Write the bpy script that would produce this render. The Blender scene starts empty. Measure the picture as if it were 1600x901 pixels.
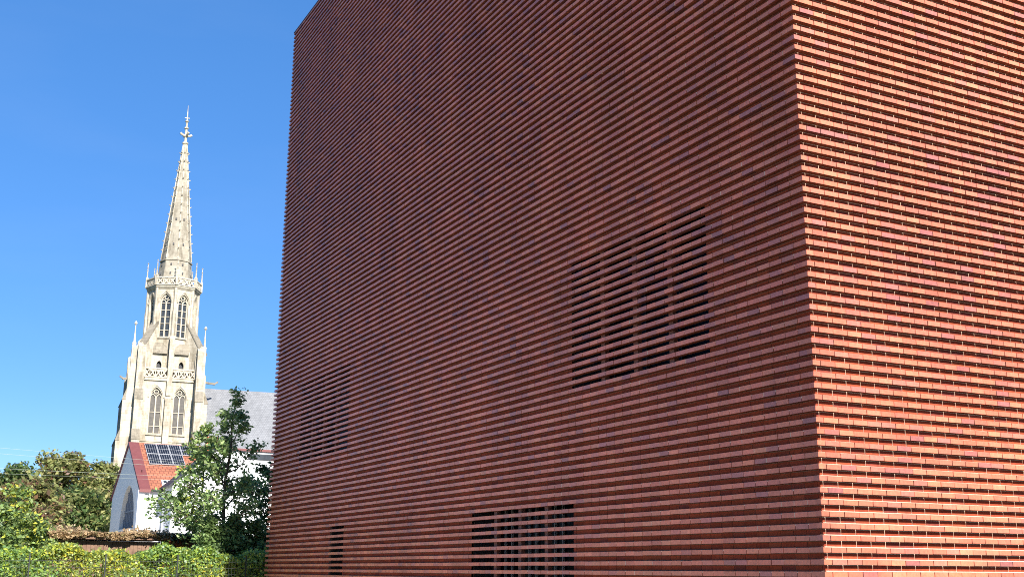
import bpy, bmesh, math, random
import numpy as np
from mathutils import Vector, Matrix
from mathutils.geometry import tessellate_polygon

R = math.radians
random.seed(7)
rng = np.random.default_rng(7)
SC = bpy.context.scene
COL = SC.collection

# ------------------------------------------------------------------ camera
F_PX, YAW, PITCH, ROLL, EYE = 1793.3, R(-27.49), R(13.81), R(0.327), 1.65
fw = Vector((-math.sin(YAW) * math.cos(PITCH), math.cos(YAW) * math.cos(PITCH), math.sin(PITCH)))
r0 = Vector((math.cos(YAW), math.sin(YAW), 0))
u0 = r0.cross(fw)
rt = (r0 * math.cos(ROLL) + u0 * math.sin(ROLL)).normalized()
up = rt.cross(fw).normalized()
cam_d = bpy.data.cameras.new("camera")
cam = bpy.data.objects.new("camera", cam_d)
COL.objects.link(cam)
cam.matrix_world = Matrix(((rt.x, up.x, -fw.x, 0), (rt.y, up.y, -fw.y, 0), (rt.z, up.z, -fw.z, EYE), (0, 0, 0, 1)))
cam_d.sensor_width = 36
cam_d.lens = F_PX / 1600 * 36
cam_d.clip_end = 6000
SC.camera = cam

# ------------------------------------------------------------------ light
SUN_ELEV = R(31)
SUN_X, SUN_Y = 0.030, -1.0            # horizontal direction towards the sun
w = bpy.data.worlds.new("World")
SC.world = w
w.use_nodes = True
nt = w.node_tree
sky = nt.nodes.new('ShaderNodeTexSky')
sky.sky_type = 'NISHITA'
sky.sun_disc = False
sky.sun_elevation = SUN_ELEV
sky.sun_rotation = math.atan2(SUN_X, SUN_Y)
sky.altitude = 250
sky.air_density = 0.6
sky.dust_density = 0.0
sky.ozone_density = 6.0
bg = nt.nodes['Background']
gm = nt.nodes.new('ShaderNodeGamma')
gm.inputs[1].default_value = 0.5
hs = nt.nodes.new('ShaderNodeHueSaturation')
hs.inputs['Saturation'].default_value = 1.58
hs.inputs['Hue'].default_value = 0.511
nt.links.new(sky.outputs[0], gm.inputs[0])
nt.links.new(gm.outputs[0], hs.inputs['Color'])
tcw = nt.nodes.new('ShaderNodeTexCoord')
mpw = nt.nodes.new('ShaderNodeMapping')
mpw.inputs['Scale'].default_value = (1.6, 1.6, 7)
nzw = nt.nodes.new('ShaderNodeTexNoise')
nzw.inputs['Scale'].default_value = 2.2
nzw.inputs['Detail'].default_value = 7
crw = nt.nodes.new('ShaderNodeValToRGB')
crw.color_ramp.elements[0].position, crw.color_ramp.elements[0].color = .48, (0, 0, 0, 1)
crw.color_ramp.elements[1].position, crw.color_ramp.elements[1].color = .8, (.03, .03, .03, 1)
mxw = nt.nodes.new('ShaderNodeMix')
mxw.data_type = 'RGBA'
mxw.inputs[7].default_value = (2.2, 2.3, 2.4, 1)          # the faintest veil of high cirrus
nt.links.new(tcw.outputs['Generated'], mpw.inputs[0])
nt.links.new(mpw.outputs[0], nzw.inputs[0])
nt.links.new(nzw.outputs[0], crw.inputs[0])
nt.links.new(crw.outputs[0], mxw.inputs[0])
nt.links.new(hs.outputs[0], mxw.inputs[6])
nt.links.new(mxw.outputs[2], bg.inputs[0])
bg.inputs[1].default_value = 0.15
sd = bpy.data.lights.new("sun", 'SUN')
sd.energy = 3.55
sd.angle = R(0.5)
sd.color = (1.0, 0.955, 0.90)
sun = bpy.data.objects.new("sun", sd)
COL.objects.link(sun)
sv = Vector((SUN_X, SUN_Y, 0)).normalized() * math.cos(SUN_ELEV) + Vector((0, 0, math.sin(SUN_ELEV)))
sun.rotation_euler = sv.to_track_quat('Z', 'Y').to_euler()
SC.view_settings.view_transform = 'Standard'
SC.view_settings.look = 'None'
SC.view_settings.gamma = 1
SC.view_settings.use_curve_mapping = False
SC.view_settings.exposure = 1.62
SC.cycles.use_denoising = False
SC.cycles.filter_width = 1.0
SC.cycles.sample_clamp_indirect = 6
SC.cycles.max_bounces = 8
SC.cycles.transparent_max_bounces = 8


# ------------------------------------------------------------------ helpers
def at(px, py, Y):
    """the world point at depth Y that the photograph shows at (px, py); used for measuring"""
    d = rt * (px - 800) + up * (450.5 - py) + fw * F_PX
    return Vector((0, 0, EYE)) + d * (Y / d.y)


def tag(o, label=None, cat=None, group=None, kind=None):
    if label: o['label'] = label
    if cat: o['category'] = cat
    if group: o['group'] = group
    if kind: o['kind'] = kind
    return o


def empty(name, loc=(0, 0, 0), rz=0.0):
    o = bpy.data.objects.new(name, None)
    COL.objects.link(o)
    o.location = loc
    o.rotation_euler = (0, 0, rz)
    return o


def link(name, me, mat=None, parent=None, loc=None, rz=None):
    o = bpy.data.objects.new(name, me)
    COL.objects.link(o)
    if mat: 
        if not me.materials: me.materials.append(mat)
    if parent: o.parent = parent
    if loc is not None: o.location = loc
    if rz is not None: o.rotation_euler = (0, 0, rz)
    return o


class MB:
    """collects polygons and makes ONE mesh object of them"""
    def __init__(s):
        s.v, s.f = [], []

    def poly(s, pts):
        i = len(s.v)
        s.v += [tuple(p) for p in pts]
        s.f.append(tuple(range(i, i + len(pts))))

    def box(s, x0, x1, y0, y1, z0, z1):
        i = len(s.v)
        s.v += [(x0, y0, z0), (x1, y0, z0), (x1, y1, z0), (x0, y1, z0), (x0, y0, z1), (x1, y0, z1), (x1, y1, z1), (x0, y1, z1)]
        s.f += [tuple(i + k for k in q) for q in ((0, 3, 2, 1), (4, 5, 6, 7), (0, 1, 5, 4), (1, 2, 6, 5), (2, 3, 7, 6), (3, 0, 4, 7))]

    def bar(s, a, b, wx, wy=None):
        """square bar from a to b"""
        a, b = Vector(a), Vector(b)
        wy = wy or wx
        d = (b - a).normalized()
        h = Vector((0, 1, 0)) if abs(d.y) < .9 else Vector((1, 0, 0))
        p = d.cross(h).normalized() * wx / 2
        q = d.cross(p).normalized() * wy / 2
        i = len(s.v)
        for c in (a, b):
            s.v += [tuple(c + p + q), tuple(c - p + q), tuple(c - p - q), tuple(c + p - q)]
        s.f += [tuple(i + k for k in t) for t in ((3, 2, 1, 0), (4, 5, 6, 7), (0, 1, 5, 4), (1, 2, 6, 5), (2, 3, 7, 6), (3, 0, 4, 7))]

    def tube(s, pts, rad, n=6):
        pts = [Vector(p) for p in pts]
        rs = rad if hasattr(rad, '__len__') else [rad] * len(pts)
        i0 = len(s.v)
        for k, p in enumerate(pts):
            d = (pts[min(k + 1, len(pts) - 1)] - pts[max(k - 1, 0)]).normalized()
            h = Vector((1, 0, 0)) if abs(d.x) < .8 else Vector((0, 1, 0))
            a = d.cross(h).normalized()
            b = d.cross(a)
            for j in range(n):
                t = 2 * math.pi * j / n
                s.v.append(tuple(p + (a * math.cos(t) + b * math.sin(t)) * rs[k]))
        for k in range(len(pts) - 1):
            for j in range(n):
                s.f.append((i0 + k * n + j, i0 + k * n + (j + 1) % n, i0 + (k + 1) * n + (j + 1) % n, i0 + (k + 1) * n + j))
        s.f.append(tuple(i0 + j for j in range(n))[::-1])
        s.f.append(tuple(i0 + (len(pts) - 1) * n + j for j in range(n)))

    def lathe(s, prof, n=8, c=(0, 0), ph=0.0):
        """prof: (radius, z) from bottom to top"""
        i0 = len(s.v)
        for r_, z in prof:
            for j in range(n):
                t = 2 * math.pi * j / n + ph
                s.v.append((c[0] + r_ * math.cos(t), c[1] + r_ * math.sin(t), z))
        for k in range(len(prof) - 1):
            for j in range(n):
                s.f.append((i0 + k * n + j, i0 + k * n + (j + 1) % n, i0 + (k + 1) * n + (j + 1) % n, i0 + (k + 1) * n + j))
        s.f.append(tuple(i0 + j for j in range(n))[::-1])
        s.f.append(tuple(i0 + (len(prof) - 1) * n + j for j in range(n)))

    def prism(s, pts, vec):
        """closed polygon pts swept along vec"""
        i = len(s.v)
        n = len(pts)
        vec = Vector(vec)
        s.v += [tuple(p) for p in pts] + [tuple(Vector(p) + vec) for p in pts]
        s.f.append(tuple(range(i, i + n))[::-1])
        s.f.append(tuple(range(i + n, i + 2 * n)))
        for k in range(n):
            s.f.append((i + k, i + (k + 1) % n, i + n + (k + 1) % n, i + n + k))

    def panel(s, org, ux, nrm, outer, holes, depth):
        """vertical wall sheet with openings: outer/holes are (u, z) lists; reveals run inwards by depth"""
        org, ux, nrm = Vector(org), Vector(ux), Vector(nrm)
        P = lambda q, d=0: org + ux * q[0] + Vector((0, 0, q[1])) - nrm * d
        loops = [outer] + holes
        flat = [q for l in loops for q in l]
        tris = tessellate_polygon([[Vector((q[0], q[1], 0)) for q in l] for l in loops])
        i = len(s.v)
        s.v += [tuple(P(q)) for q in flat]
        s.f += [(i + a, i + b, i + c) for a, b, c in tris]
        for l in holes:
            for k in range(len(l)):
                a, b = l[k], l[(k + 1) % len(l)]
                s.poly([P(a), P(b), P(b, depth), P(a, depth)])

    def mesh(s, name, recalc=True, smooth=False):
        me = bpy.data.meshes.new(name)
        me.from_pydata(s.v, [], s.f)
        if recalc:
            bm = bmesh.new()
            bm.from_mesh(me)
            bmesh.ops.remove_doubles(bm, verts=bm.verts, dist=1e-5)
            bmesh.ops.recalc_face_normals(bm, faces=bm.faces)
            bm.to_mesh(me)
            bm.free()
        if smooth:
            me.polygons.foreach_set('use_smooth', [True] * len(me.polygons))
        me.update()
        return me

    def build(s, name, mat, parent=None, loc=None, rz=None, **k):
        return link(name, s.mesh(name, **k), mat, parent, loc, rz)


def np_mesh(name, verts, nper, cols=None, attr='tint'):
    """verts (n*nper,3): n separate faces of nper corners, one colour per face"""
    n = len(verts) // nper
    me = bpy.data.meshes.new(name)
    me.vertices.add(len(verts))
    me.vertices.foreach_set('co', np.ascontiguousarray(verts, np.float32).ravel())
    me.loops.add(n * nper)
    me.loops.foreach_set('vertex_index', np.arange(n * nper, dtype=np.int32))
    me.polygons.add(n)
    me.polygons.foreach_set('loop_start', np.arange(n, dtype=np.int32) * nper)
    me.polygons.foreach_set('loop_total', np.full(n, nper, np.int32))
    me.update(calc_edges=True)
    if cols is not None:
        a = me.attributes.new(attr, 'FLOAT_COLOR', 'FACE')
        c4 = np.ones((n, 4), np.float32)
        c4[:, :3] = cols
        a.data.foreach_set('color', c4.ravel())
    return me


# ------------------------------------------------------------------ materials
def mat_new(name):
    m = bpy.data.materials.new(name)
    m.use_nodes = True
    t = m.node_tree
    return m, t, t.nodes['Principled BSDF']


def noise_ramp(t, scale, stops, detail=6, coord='Object', rough=.6, stretch=None):
    tc = t.nodes.new('ShaderNodeTexCoord')
    n = t.nodes.new('ShaderNodeTexNoise')
    n.inputs['Scale'].default_value = scale
    n.inputs['Detail'].default_value = detail
    n.inputs['Roughness'].default_value = rough
    if stretch:
        mp = t.nodes.new('ShaderNodeMapping')
        mp.inputs['Scale'].default_value = stretch
        t.links.new(tc.outputs[coord], mp.inputs[0])
        t.links.new(mp.outputs[0], n.inputs[0])
    else:
        t.links.new(tc.outputs[coord], n.inputs[0])
    cr = t.nodes.new('ShaderNodeValToRGB')
    el = cr.color_ramp.elements
    while len(el) < len(stops): el.new(.5)
    for e, (p, c) in zip(el, stops):
        e.position = p
        e.color = (*c, 1)
    t.links.new(n.outputs[0], cr.inputs[0])
    return n, cr


def mul(t, a, b, fac=1.0):
    m = t.nodes.new('ShaderNodeMix')
    m.data_type = 'RGBA'
    m.blend_type = 'MULTIPLY'
    m.inputs[0].default_value = fac
    t.links.new(a, m.inputs[6])
    t.links.new(b, m.inputs[7])
    return m.outputs[2]


def bump(t, b, src, strength=.3, dist=.02):
    n = t.nodes.new('ShaderNodeBump')
    n.inputs['Strength'].default_value = strength
    n.inputs['Distance'].default_value = dist
    t.links.new(src, n.inputs['Height'])
    t.links.new(n.outputs[0], b.inputs['Normal'])


def simple(name, c, rough=.7, var=.25, scale=3.0, spec=.4, metal=0.0):
    m, t, b = mat_new(name)
    n, cr = noise_ramp(t, scale, [(.3, tuple(x * (1 - var) for x in c)), (.7, tuple(min(1, x * (1 + var)) for x in c))])
    t.links.new(cr.outputs[0], b.inputs['Base Color'])
    b.inputs['Roughness'].default_value = rough
    b.inputs['Specular IOR Level'].default_value = spec
    b.inputs['Metallic'].default_value = metal
    return m


def brick_mat(name='clinker_brick', spec=.5, rough=.4):
    m, t, b = mat_new(name)
    a = t.nodes.new('ShaderNodeAttribute')
    a.attribute_name = 'tint'
    n, cr = noise_ramp(t, 22, [(.25, (.72, .72, .74)), (.75, (1.18, 1.14, 1.1))], detail=5)
    n2, cr2 = noise_ramp(t, .55, [(.3, (.82, .82, .85)), (.7, (1.1, 1.08, 1.05))], detail=4)
    n4, cr4 = noise_ramp(t, 1.1, [(.3, (.84, .84, .86)), (.62, (1.06, 1.05, 1.04))], detail=7, stretch=(1, 1, .09))   # rain streaks
    c = mul(t, mul(t, mul(t, a.outputs['Color'], cr.outputs[0]), cr2.outputs[0]), cr4.outputs[0])
    t.links.new(c, b.inputs['Base Color'])
    b.inputs['Roughness'].default_value = rough
    b.inputs['Specular IOR Level'].default_value = spec
    n3, cr3 = noise_ramp(t, 60, [(.2, (0, 0, 0)), (.8, (1, 1, 1))], detail=3)
    bump(t, b, cr3.outputs[0], .12, .004)
    return m


def leaf_mat(name):
    m, t, b = mat_new(name)
    a = t.nodes.new('ShaderNodeAttribute')
    a.attribute_name = 'tint'
    t.links.new(a.outputs['Color'], b.inputs['Base Color'])
    b.inputs['Roughness'].default_value = .42
    b.inputs['Specular IOR Level'].default_value = .45
    tr = t.nodes.new('ShaderNodeBsdfTranslucent')
    t.links.new(a.outputs['Color'], tr.inputs[0])
    mx = t.nodes.new('ShaderNodeMixShader')
    mx.inputs[0].default_value = .38
    out = t.nodes['Material Output']
    t.links.new(b.outputs[0], mx.inputs[1])
    t.links.new(tr.outputs[0], mx.inputs[2])
    t.links.new(mx.outputs[0], out.inputs[0])
    return m


def stone_mat(name, c0, c1, dark):
    m, t, b = mat_new(name)
    n, cr = noise_ramp(t, .7, [(.3, c0), (.68, c1)], detail=8, rough=.7)
    n2, cr2 = noise_ramp(t, 1.3, [(.35, dark), (.53, (1, 1, 1))], detail=9, rough=.72, stretch=(1, 1, .3))
    # ashlar courses
    tc = t.nodes.new('ShaderNodeTexCoord')
    mp = t.nodes.new('ShaderNodeMapping')
    mp.inputs['Rotation'].default_value = (R(90), 0, 0)
    br = t.nodes.new('ShaderNodeTexBrick')
    br.inputs['Color1'].default_value = (1, 1, 1, 1)
    br.inputs['Color2'].default_value = (.84, .83, .8, 1)
    br.inputs['Mortar'].default_value = (.66, .63, .58, 1)
    br.inputs['Scale'].default_value = 1
    br.inputs['Mortar Size'].default_value = .018
    br.inputs['Brick Width'].default_value = .95
    br.inputs['Row Height'].default_value = .42
    t.links.new(tc.outputs['Object'], mp.inputs[0])
    t.links.new(mp.outputs[0], br.inputs[0])
    t.links.new(mul(t, mul(t, cr.outputs[0], cr2.outputs[0]), br.outputs[0], .8), b.inputs['Base Color'])
    b.inputs['Roughness'].default_value = .9
    b.inputs['Specular IOR Level'].default_value = .2
    bump(t, b, n.outputs[0], .4, .05)
    return m


def rows_mat(name, c0, c1, row, width, rough=.7, rot=0.0, mortar=.6):
    """tile or slate courses along local x; rot tips the texture plane onto a slope"""
    m, t, b = mat_new(name)
    tc = t.nodes.new('ShaderNodeTexCoord')
    mp = t.nodes.new('ShaderNodeMapping')
    mp.inputs['Rotation'].default_value = (rot, 0, 0)
    br = t.nodes.new('ShaderNodeTexBrick')
    br.inputs['Color1'].default_value = (*c0, 1)
    br.inputs['Color2'].default_value = (*c1, 1)
    br.inputs['Mortar'].default_value = (*[x * mortar for x in c0], 1)
    br.inputs['Scale'].default_value = 1
    br.inputs['Mortar Size'].default_value = row * .09
    br.inputs['Brick Width'].default_value = width
    br.inputs['Row Height'].default_value = row
    t.links.new(tc.outputs['Object'], mp.inputs[0])
    t.links.new(mp.outputs[0], br.inputs[0])
    n, cr = noise_ramp(t, .9, [(.3, (.8, .8, .8)), (.7, (1.1, 1.1, 1.1))], detail=7)
    t.links.new(mul(t, br.outputs[0], cr.outputs[0]), b.inputs['Base Color'])
    b.inputs['Roughness'].default_value = rough
    return m


M = dict(
    brick=brick_mat(),
    shadebrick=brick_mat('shaded_brick', .1, .85),  # duller copy for recesses and bed faces, sky sheen removed to deepen their shade
    mortar=simple('cream_mortar', (.58, .46, .34), .95, .2, 9, .1),
    joint=simple('joint_mortar', (.20, .115, .085), .95, .3, 30, .1),
    metal=simple('dark_coping_metal', (.035, .033, .035), .5, .2, 2),
    concrete=simple('dark_concrete', (.06, .05, .05), .9, .2, 2, .1),
    glass=simple('dark_window_glass', (.006, .006, .008), .25, .1, 1, .05),
    mullion=simple('pale_mullion_paint', (.36, .35, .33), .5, .1, 5),
    stone=stone_mat('sandstone_ashlar', (.41, .365, .285), (.55, .50, .405), (.56, .53, .48)),
    spire=stone_mat('weathered_spire_stone', (.27, .24, .185), (.44, .40, .32), (.5, .48, .45)),
    grime=stone_mat('grimy_stone', (.20, .175, .135), (.34, .30, .23), (.6, .6, .6)),
    pane=simple('church_glass', (.035, .04, .045), .3, .5, 2.5, .5),
    leadpane=simple('leaded_church_glass', (.07, .062, .05), .5, .4, 2.5, .4),
    slate=rows_mat('slate_roof', (.19, .192, .195), (.235, .237, .24), .3, .3, .5, R(-50), .8),
    white=simple('white_render', (.80, .79, .77), .9, .04, 1.2, .15),
    whitesh=simple('shaded_white_render', (.84, .79, .70), .9, .05, 1.2, .15),  # gable copy of the white render, warmed to offset its blue shade
    tile=rows_mat('orange_roof_tile', (.33, .112, .060), (.40, .138, .070), .36, .3, .75, R(-36), .55),
    maroon=simple('maroon_verge_metal', (.17, .055, .05), .55, .1, 3),
    panel=simple('solar_cell', (.014, .015, .020), .3, .3, 4, .3),
    alu=simple('aluminium_frame', (.40, .40, .40), .4, .1, 3),
    dark=simple('dark_frame', (.03, .03, .032), .6, .2, 3),
    bark=simple('bark', (.09, .07, .05), .95, .35, 14, .1),
    palebark=simple('pale_bark', (.20, .165, .11), .95, .35, 14, .1),
    wood=simple('weathered_planks', (.20, .125, .085), .9, .35, 3, .1),
    woodroof=simple('old_felt_roof', (.20, .15, .10), .95, .3, 2, .1),
    steel=simple('dark_green_fence_steel', (.010, .014, .012), .5, .1, 4),
    mesh=simple('fence_wire', (.025, .03, .027), .5, .1, 4),
    wire=simple('weathered_cable', (.34, .37, .3), .5, .1, 4),
    leaf=leaf_mat('leaf'),
    pierbrick=simple('pier_brick', (.22, .09, .065), .6, .3, 5, .3),
    bar=simple('window_bar', (.3, .3, .31), .6, .1, 3, .2),
    housepane=simple('tinted_pane', (.02, .022, .026), .5, .3, 2, .08),
    redbrick=simple('chimney_brick', (.42, .12, .06), .9, .2, 8, .1),
)


def ground_mat():
    m, t, b = mat_new('meadow_grass')
    n, cr = noise_ramp(t, .35, [(.3, (.05, .07, .02)), (.55, (.09, .11, .035)), (.75, (.15, .13, .06))], detail=10)
    n2, cr2 = noise_ramp(t, 9, [(.3, (.6, .6, .6)), (.7, (1.2, 1.2, 1.2))], detail=6)
    t.links.new(mul(t, cr.outputs[0], cr2.outputs[0]), b.inputs['Base Color'])
    b.inputs['Roughness'].default_value = .95
    bump(t, b, n2.outputs[0], .6, .05)
    return m


def paving_mat():
    m, t, b = mat_new('concrete_paving')
    tc = t.nodes.new('ShaderNodeTexCoord')
    br = t.nodes.new('ShaderNodeTexBrick')
    br.inputs['Color1'].default_value = (.66, .55, .45, 1)
    br.inputs['Color2'].default_value = (.61, .505, .415, 1)
    br.inputs['Mortar'].default_value = (.40, .33, .27, 1)
    br.inputs['Scale'].default_value = 1
    br.inputs['Mortar Size'].default_value = .006
    br.inputs['Brick Width'].default_value = .6
    br.inputs['Row Height'].default_value = .3
    t.links.new(tc.outputs['Object'], br.inputs[0])
    n, cr = noise_ramp(t, 1.5, [(.3, (.85, .85, .85)), (.7, (1.08, 1.07, 1.05))], detail=8)
    t.links.new(mul(t, br.outputs[0], cr.outputs[0]), b.inputs['Base Color'])
    b.inputs['Roughness'].default_value = .9
    return m


# ------------------------------------------------------------------ ground
g = MB()
g.poly([(-2500, -2500, 0), (2500, -2500, 0), (2500, 2500, 0), (-2500, 2500, 0)])
tag(g.build('ground', ground_mat()), kind='structure')
g = MB()
g.poly([(-16, -30, .004), (3.96, -30, .004), (3.96, 11.66, .004), (-16, 11.66, .004)])
g.poly([(-16, 11.66, .004), (10.64, 11.66, .004), (10.64, 37.2, .004), (-16, 37.2, .004)])
tag(g.build('pavement', paving_mat()), kind='structure')
g = MB()
g.poly([(4.0, -40, .004), (60, -40, .004), (60, 11.6, .004), (4.0, 11.6, .004)])
tag(g.build('dark_ground', simple('asphalt', (.055, .052, .05), .9, .2, 5, .2)), kind='structure')  # unseen dark ground, added to keep bounce out of the sunny wall's recesses

g = MB()
g.poly([(-20, 56, .004), (13.8, 56, .004), (13.8, 100, .004), (-20, 100, .004)])
tag(g.build('bounce_ground', simple('pale_bounce', (.50, .48, .44), .95, .2, 6, .1)), kind='structure')  # unseen pale ground, added to bounce light onto the house gable

# ------------------------------------------------------------------ brick building
CX, CY = 10.70, 11.72                   # outer (projecting) corner
LEN_L, LEN_R, TOP = 26.25, 14.7, 20.74
NC = 134
P = TOP / NC                            # one projecting plus one recessed course
D = .082                              # how far the projecting courses stand out
BL = .2625                              # brick plus joint
DR = .080                               # the same on the sunny wall
FACE = .066
ZTOP = .755 * P                         # top of the projecting brick inside its pair of courses

PAL = np.array([(0.572, 0.176, 0.092), (0.55, 0.164, 0.087), (0.594, 0.19, 0.1), (0.528, 0.154, 0.087), (0.506, 0.166, 0.107), (0.44, 0.147, 0.107), (0.594, 0.208, 0.109), (0.396, 0.138, 0.109), (0.55, 0.172, 0.1)])
RECESS_SHADE = np.array((.54, .37, .32))
LEDGE_SHADE, BED_SHADE = .42, .36                    # ledge tops and undersides darkened, shade put into their colour      # the set-back courses are darkened with painted shade too
PW = np.array([.24, .22, .16, .12, .1, .045, .035, .03, .05]); PW /= PW.sum()


def brick_cols(u, z, n):
    """palette pick per brick with loose patches, as bricks come off pallets"""
    k = rng.choice(len(PAL), n, p=PW)
    s = (np.sin(u * .9 + 1.3 * np.sin(z * .6)) + np.sin(z * .83 + 2 + np.sin(u * .37)) + rng.normal(0, .8, n))
    k = np.where((s > 1.75) & (rng.random(n) < .35), rng.choice([4, 5, 7], n), k)
    k = np.where((s < -1.75) & (rng.random(n) < .5), rng.choice([0, 2, 6], n), k)
    return PAL[k] * rng.uniform(.88, 1.12, (n, 1)) * rng.uniform(.97, 1.03, (n, 3))


def bricks(u0, u1, y0, y1, z0, z1):
    """arrays of boxes in wall space (u along, y inwards, z up): front, two ends, top, bottom"""
    u0, u1, y0, y1, z0, z1 = np.broadcast_arrays(u0, u1, y0, y1, z0, z1)
    c = lambda a, b, d: np.stack([a, b, d], -1)
    q = [(c(u0, y0, z0), c(u1, y0, z0), c(u1, y0, z1), c(u0, y0, z1)),
         (c(u0, y1, z0), c(u0, y0, z0), c(u0, y0, z1), c(u0, y1, z1)),
         (c(u1, y0, z0), c(u1, y1, z0), c(u1, y1, z1), c(u1, y0, z1)),
         (c(u0, y0, z1), c(u1, y0, z1), c(u1, y1, z1), c(u0, y1, z1)),
         (c(u0, y1, z0), c(u1, y1, z0), c(u1, y0, z0), c(u0, y0, z0))]
    return np.stack([np.stack(f, -2) for f in q], 1).reshape(-1, 3)      # n,5,4,3


def wall_tf(v, org, ux, nin):
    org, ux, nin = np.array(org), np.array(ux), np.array(nin)
    return org + v[:, :1] * ux + v[:, 1:2] * nin + v[:, 2:3] * np.array((0, 0, 1.))


def brick_wall(name, org, ux, nin, length, holes, parent, bl=BL, start=0.0, flip=False, fine=True, bed='joint', d=D, d2=D):
    """u runs from the outer corner along ux; y=0 is the face of the projecting courses.
    holes: (u0, u1, k0, k1) courses whose recessed bricks are left out"""
    U, Y0, Y1, Z0, Z1, UU = [], [], [], [], [], []
    k = np.arange(NC)
    j = .010
    def course(zb, zt, yf, yb, off, ks, proj):
        for kk in ks:
            z0, z1 = kk * P + zb, kk * P + zt
            n = int(length / bl) + 2
            e = off + bl * np.arange(n) 
            if proj and start: e = np.concatenate([[0], e + start])
            elif not proj: e = np.concatenate([[d2], e])
            e = np.sort(np.unique(np.clip(e, 0 if proj else d2, length - (0 if proj else d2))))
            e = e[np.concatenate([[True], np.diff(e) > .03])]
            a, b = e[:-1] + j / 2, e[1:] - j / 2
            if proj:
                a = a.copy(); b = b.copy(); a[0] -= j / 2; b[-1] = length
            keep = np.ones(len(a), bool)
            if not proj:
                for (h0, h1, k0, k1) in holes:
                    if k0 <= kk <= k1:
                        na, nb = [], []
                        for x, y in zip(a, b):
                            if y <= h0 or x >= h1: na.append(x); nb.append(y); continue
                            if x < h0 - .02: na.append(x); nb.append(h0)
                            if y > h1 + .02: na.append(h1); nb.append(y)
                        a, b = np.array(na), np.array(nb)
            m = len(a)
            dj = rng.normal(0, .0018 if proj else .0008, m) if fine else np.zeros(m)
            dz = rng.normal(0, .0010, m) if fine else np.zeros(m)
            U.append((a, b)); Y0.append(yf + dj); Y1.append(np.full(m, yb)); Z0.append(z0 + dz); Z1.append(z1 + dz)
    NP_ = []
    course(ZTOP - FACE, ZTOP, 0.0, .105, 0.0, k, True)
    NP_ = sum(len(x[0]) for x in U)
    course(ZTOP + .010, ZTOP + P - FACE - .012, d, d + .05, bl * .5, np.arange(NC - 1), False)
    a = np.concatenate([x[0] for x in U]); b = np.concatenate([x[1] for x in U])
    y0, y1, z0, z1 = map(np.concatenate, (Y0, Y1, Z0, Z1))
    v = wall_tf(bricks(a, b, y0, y1, z0, z1), org, ux, nin)
    cb = brick_cols(a, z0, len(a))
    cb[NP_:] *= RECESS_SHADE
    cols = np.repeat(cb, 5, 0)
    cols[3:NP_ * 5:5] *= LEDGE_SHADE
    cols[4:NP_ * 5:5] *= BED_SHADE
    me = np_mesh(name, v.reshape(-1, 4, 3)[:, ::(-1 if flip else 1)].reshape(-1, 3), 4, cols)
    me.materials.append(M['brick']); me.materials.append(M['shadebrick'])
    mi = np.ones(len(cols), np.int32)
    for f_ in range(3): mi[f_:NP_ * 5:5] = 0                        # only faces and ends of the projecting bricks keep the sky sheen
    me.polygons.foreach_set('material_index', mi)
    wall = link(name, me, None, parent)
    if fine and bed == 'joint':                                     # pale ticks paint the sun caught at the tops of the joints
        k_ = np.repeat(np.arange(NC), int(length / bl) - 1)
        e_ = np.tile(bl * np.arange(1, int(length / bl)), NC)
        pick = rng.random(len(k_)) < .72
        k_, e_ = k_[pick], e_[pick]
        hgt = np.where(rng.random(len(k_)) < .16, FACE - .004, rng.uniform(.012, .026, len(k_)))
        zt_ = k_ * P + ZTOP - .001
        vm = wall_tf(bricks(e_ - .0052, e_ + .0052, np.full(len(k_), .0015), np.full(len(k_), .03), zt_ - hgt, zt_), org, ux, nin)
        link('joint_sun_tick', np_mesh('joint_sun_tick', vm, 4), M['mortar'], wall)
    # mortar: bed behind the projecting bricks, the sheet behind the recessed bricks, the sloping fillet on each ledge
    B = []
    zk = k * P
    B.append(bricks(np.full(NC, .03), np.full(NC, length - .03), np.full(NC, d - .004), np.full(NC, .103), zk + ZTOP - FACE + .004, zk + ZTOP - .004))
    v = wall_tf(np.concatenate(B), org, ux, nin)
    link('bed_joint', np_mesh('bed_joint', v, 4), M['joint'], wall)
    B = []
    for kk in range(-1, NC - 1):
        z0, z1 = kk * P + ZTOP, kk * P + ZTOP + P - FACE
        seg = [(d2 + .006, length - d2 - .006)]
        for (h0, h1, k0, k1) in holes:
            if k0 <= kk <= k1:
                s2 = []
                for x, y in seg:
                    if h0 > x and h1 < y: s2 += [(x, h0), (h1, y)]
                    else: s2.append((x, y))
                seg = s2
        for x, y in seg:
            c = lambda u_, y_, z_: (u_, y_, z_)
            B.append([c(x, d + .006, z0), c(y, d + .006, z0), c(y, d + .006, z1), c(x, d + .006, z1)])
            B.append([c(x, d - .016, z0 + .002), c(y, d - .016, z0 + .002), c(y, d + .005, z0 + .016), c(x, d + .005, z0 + .016)])
            for e in ((x,) if x > 1 else ()) + ((y,) if y < length - 1 else ()):
                B.append([c(e, d + .004, z0), c(e, d + .06, z0), c(e, d + .06, z1), c(e, d + .004, z1)])
    v = wall_tf(np.array(B).reshape(-1, 3), org, ux, nin)
    link('mortar', np_mesh('mortar', v, 4), M[bed], wall)  # shaded walls take the darker mortar, their shade put into its colour
    return wall


bld = empty('brick_building', (0, 0, 0))
tag(bld, 'tall red-brown brick cube with ribbed coursed walls and slatted windows in its shaded face', 'building')
kz = lambda z: int(round((z - ZTOP) / P))
kU0, kU1 = kz(4.87), kz(4.87) + 15
kL0, kL1 = 2, kz(2.93) - 1
WIN = [(2.355, 6.55, kU0, kU1, 4), (18.90, 23.35, kU0, kU1, 4), (6.53, 10.79, kL0, kL1, 4), (18.92, 20.06, 0, kL1, 1)]
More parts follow.
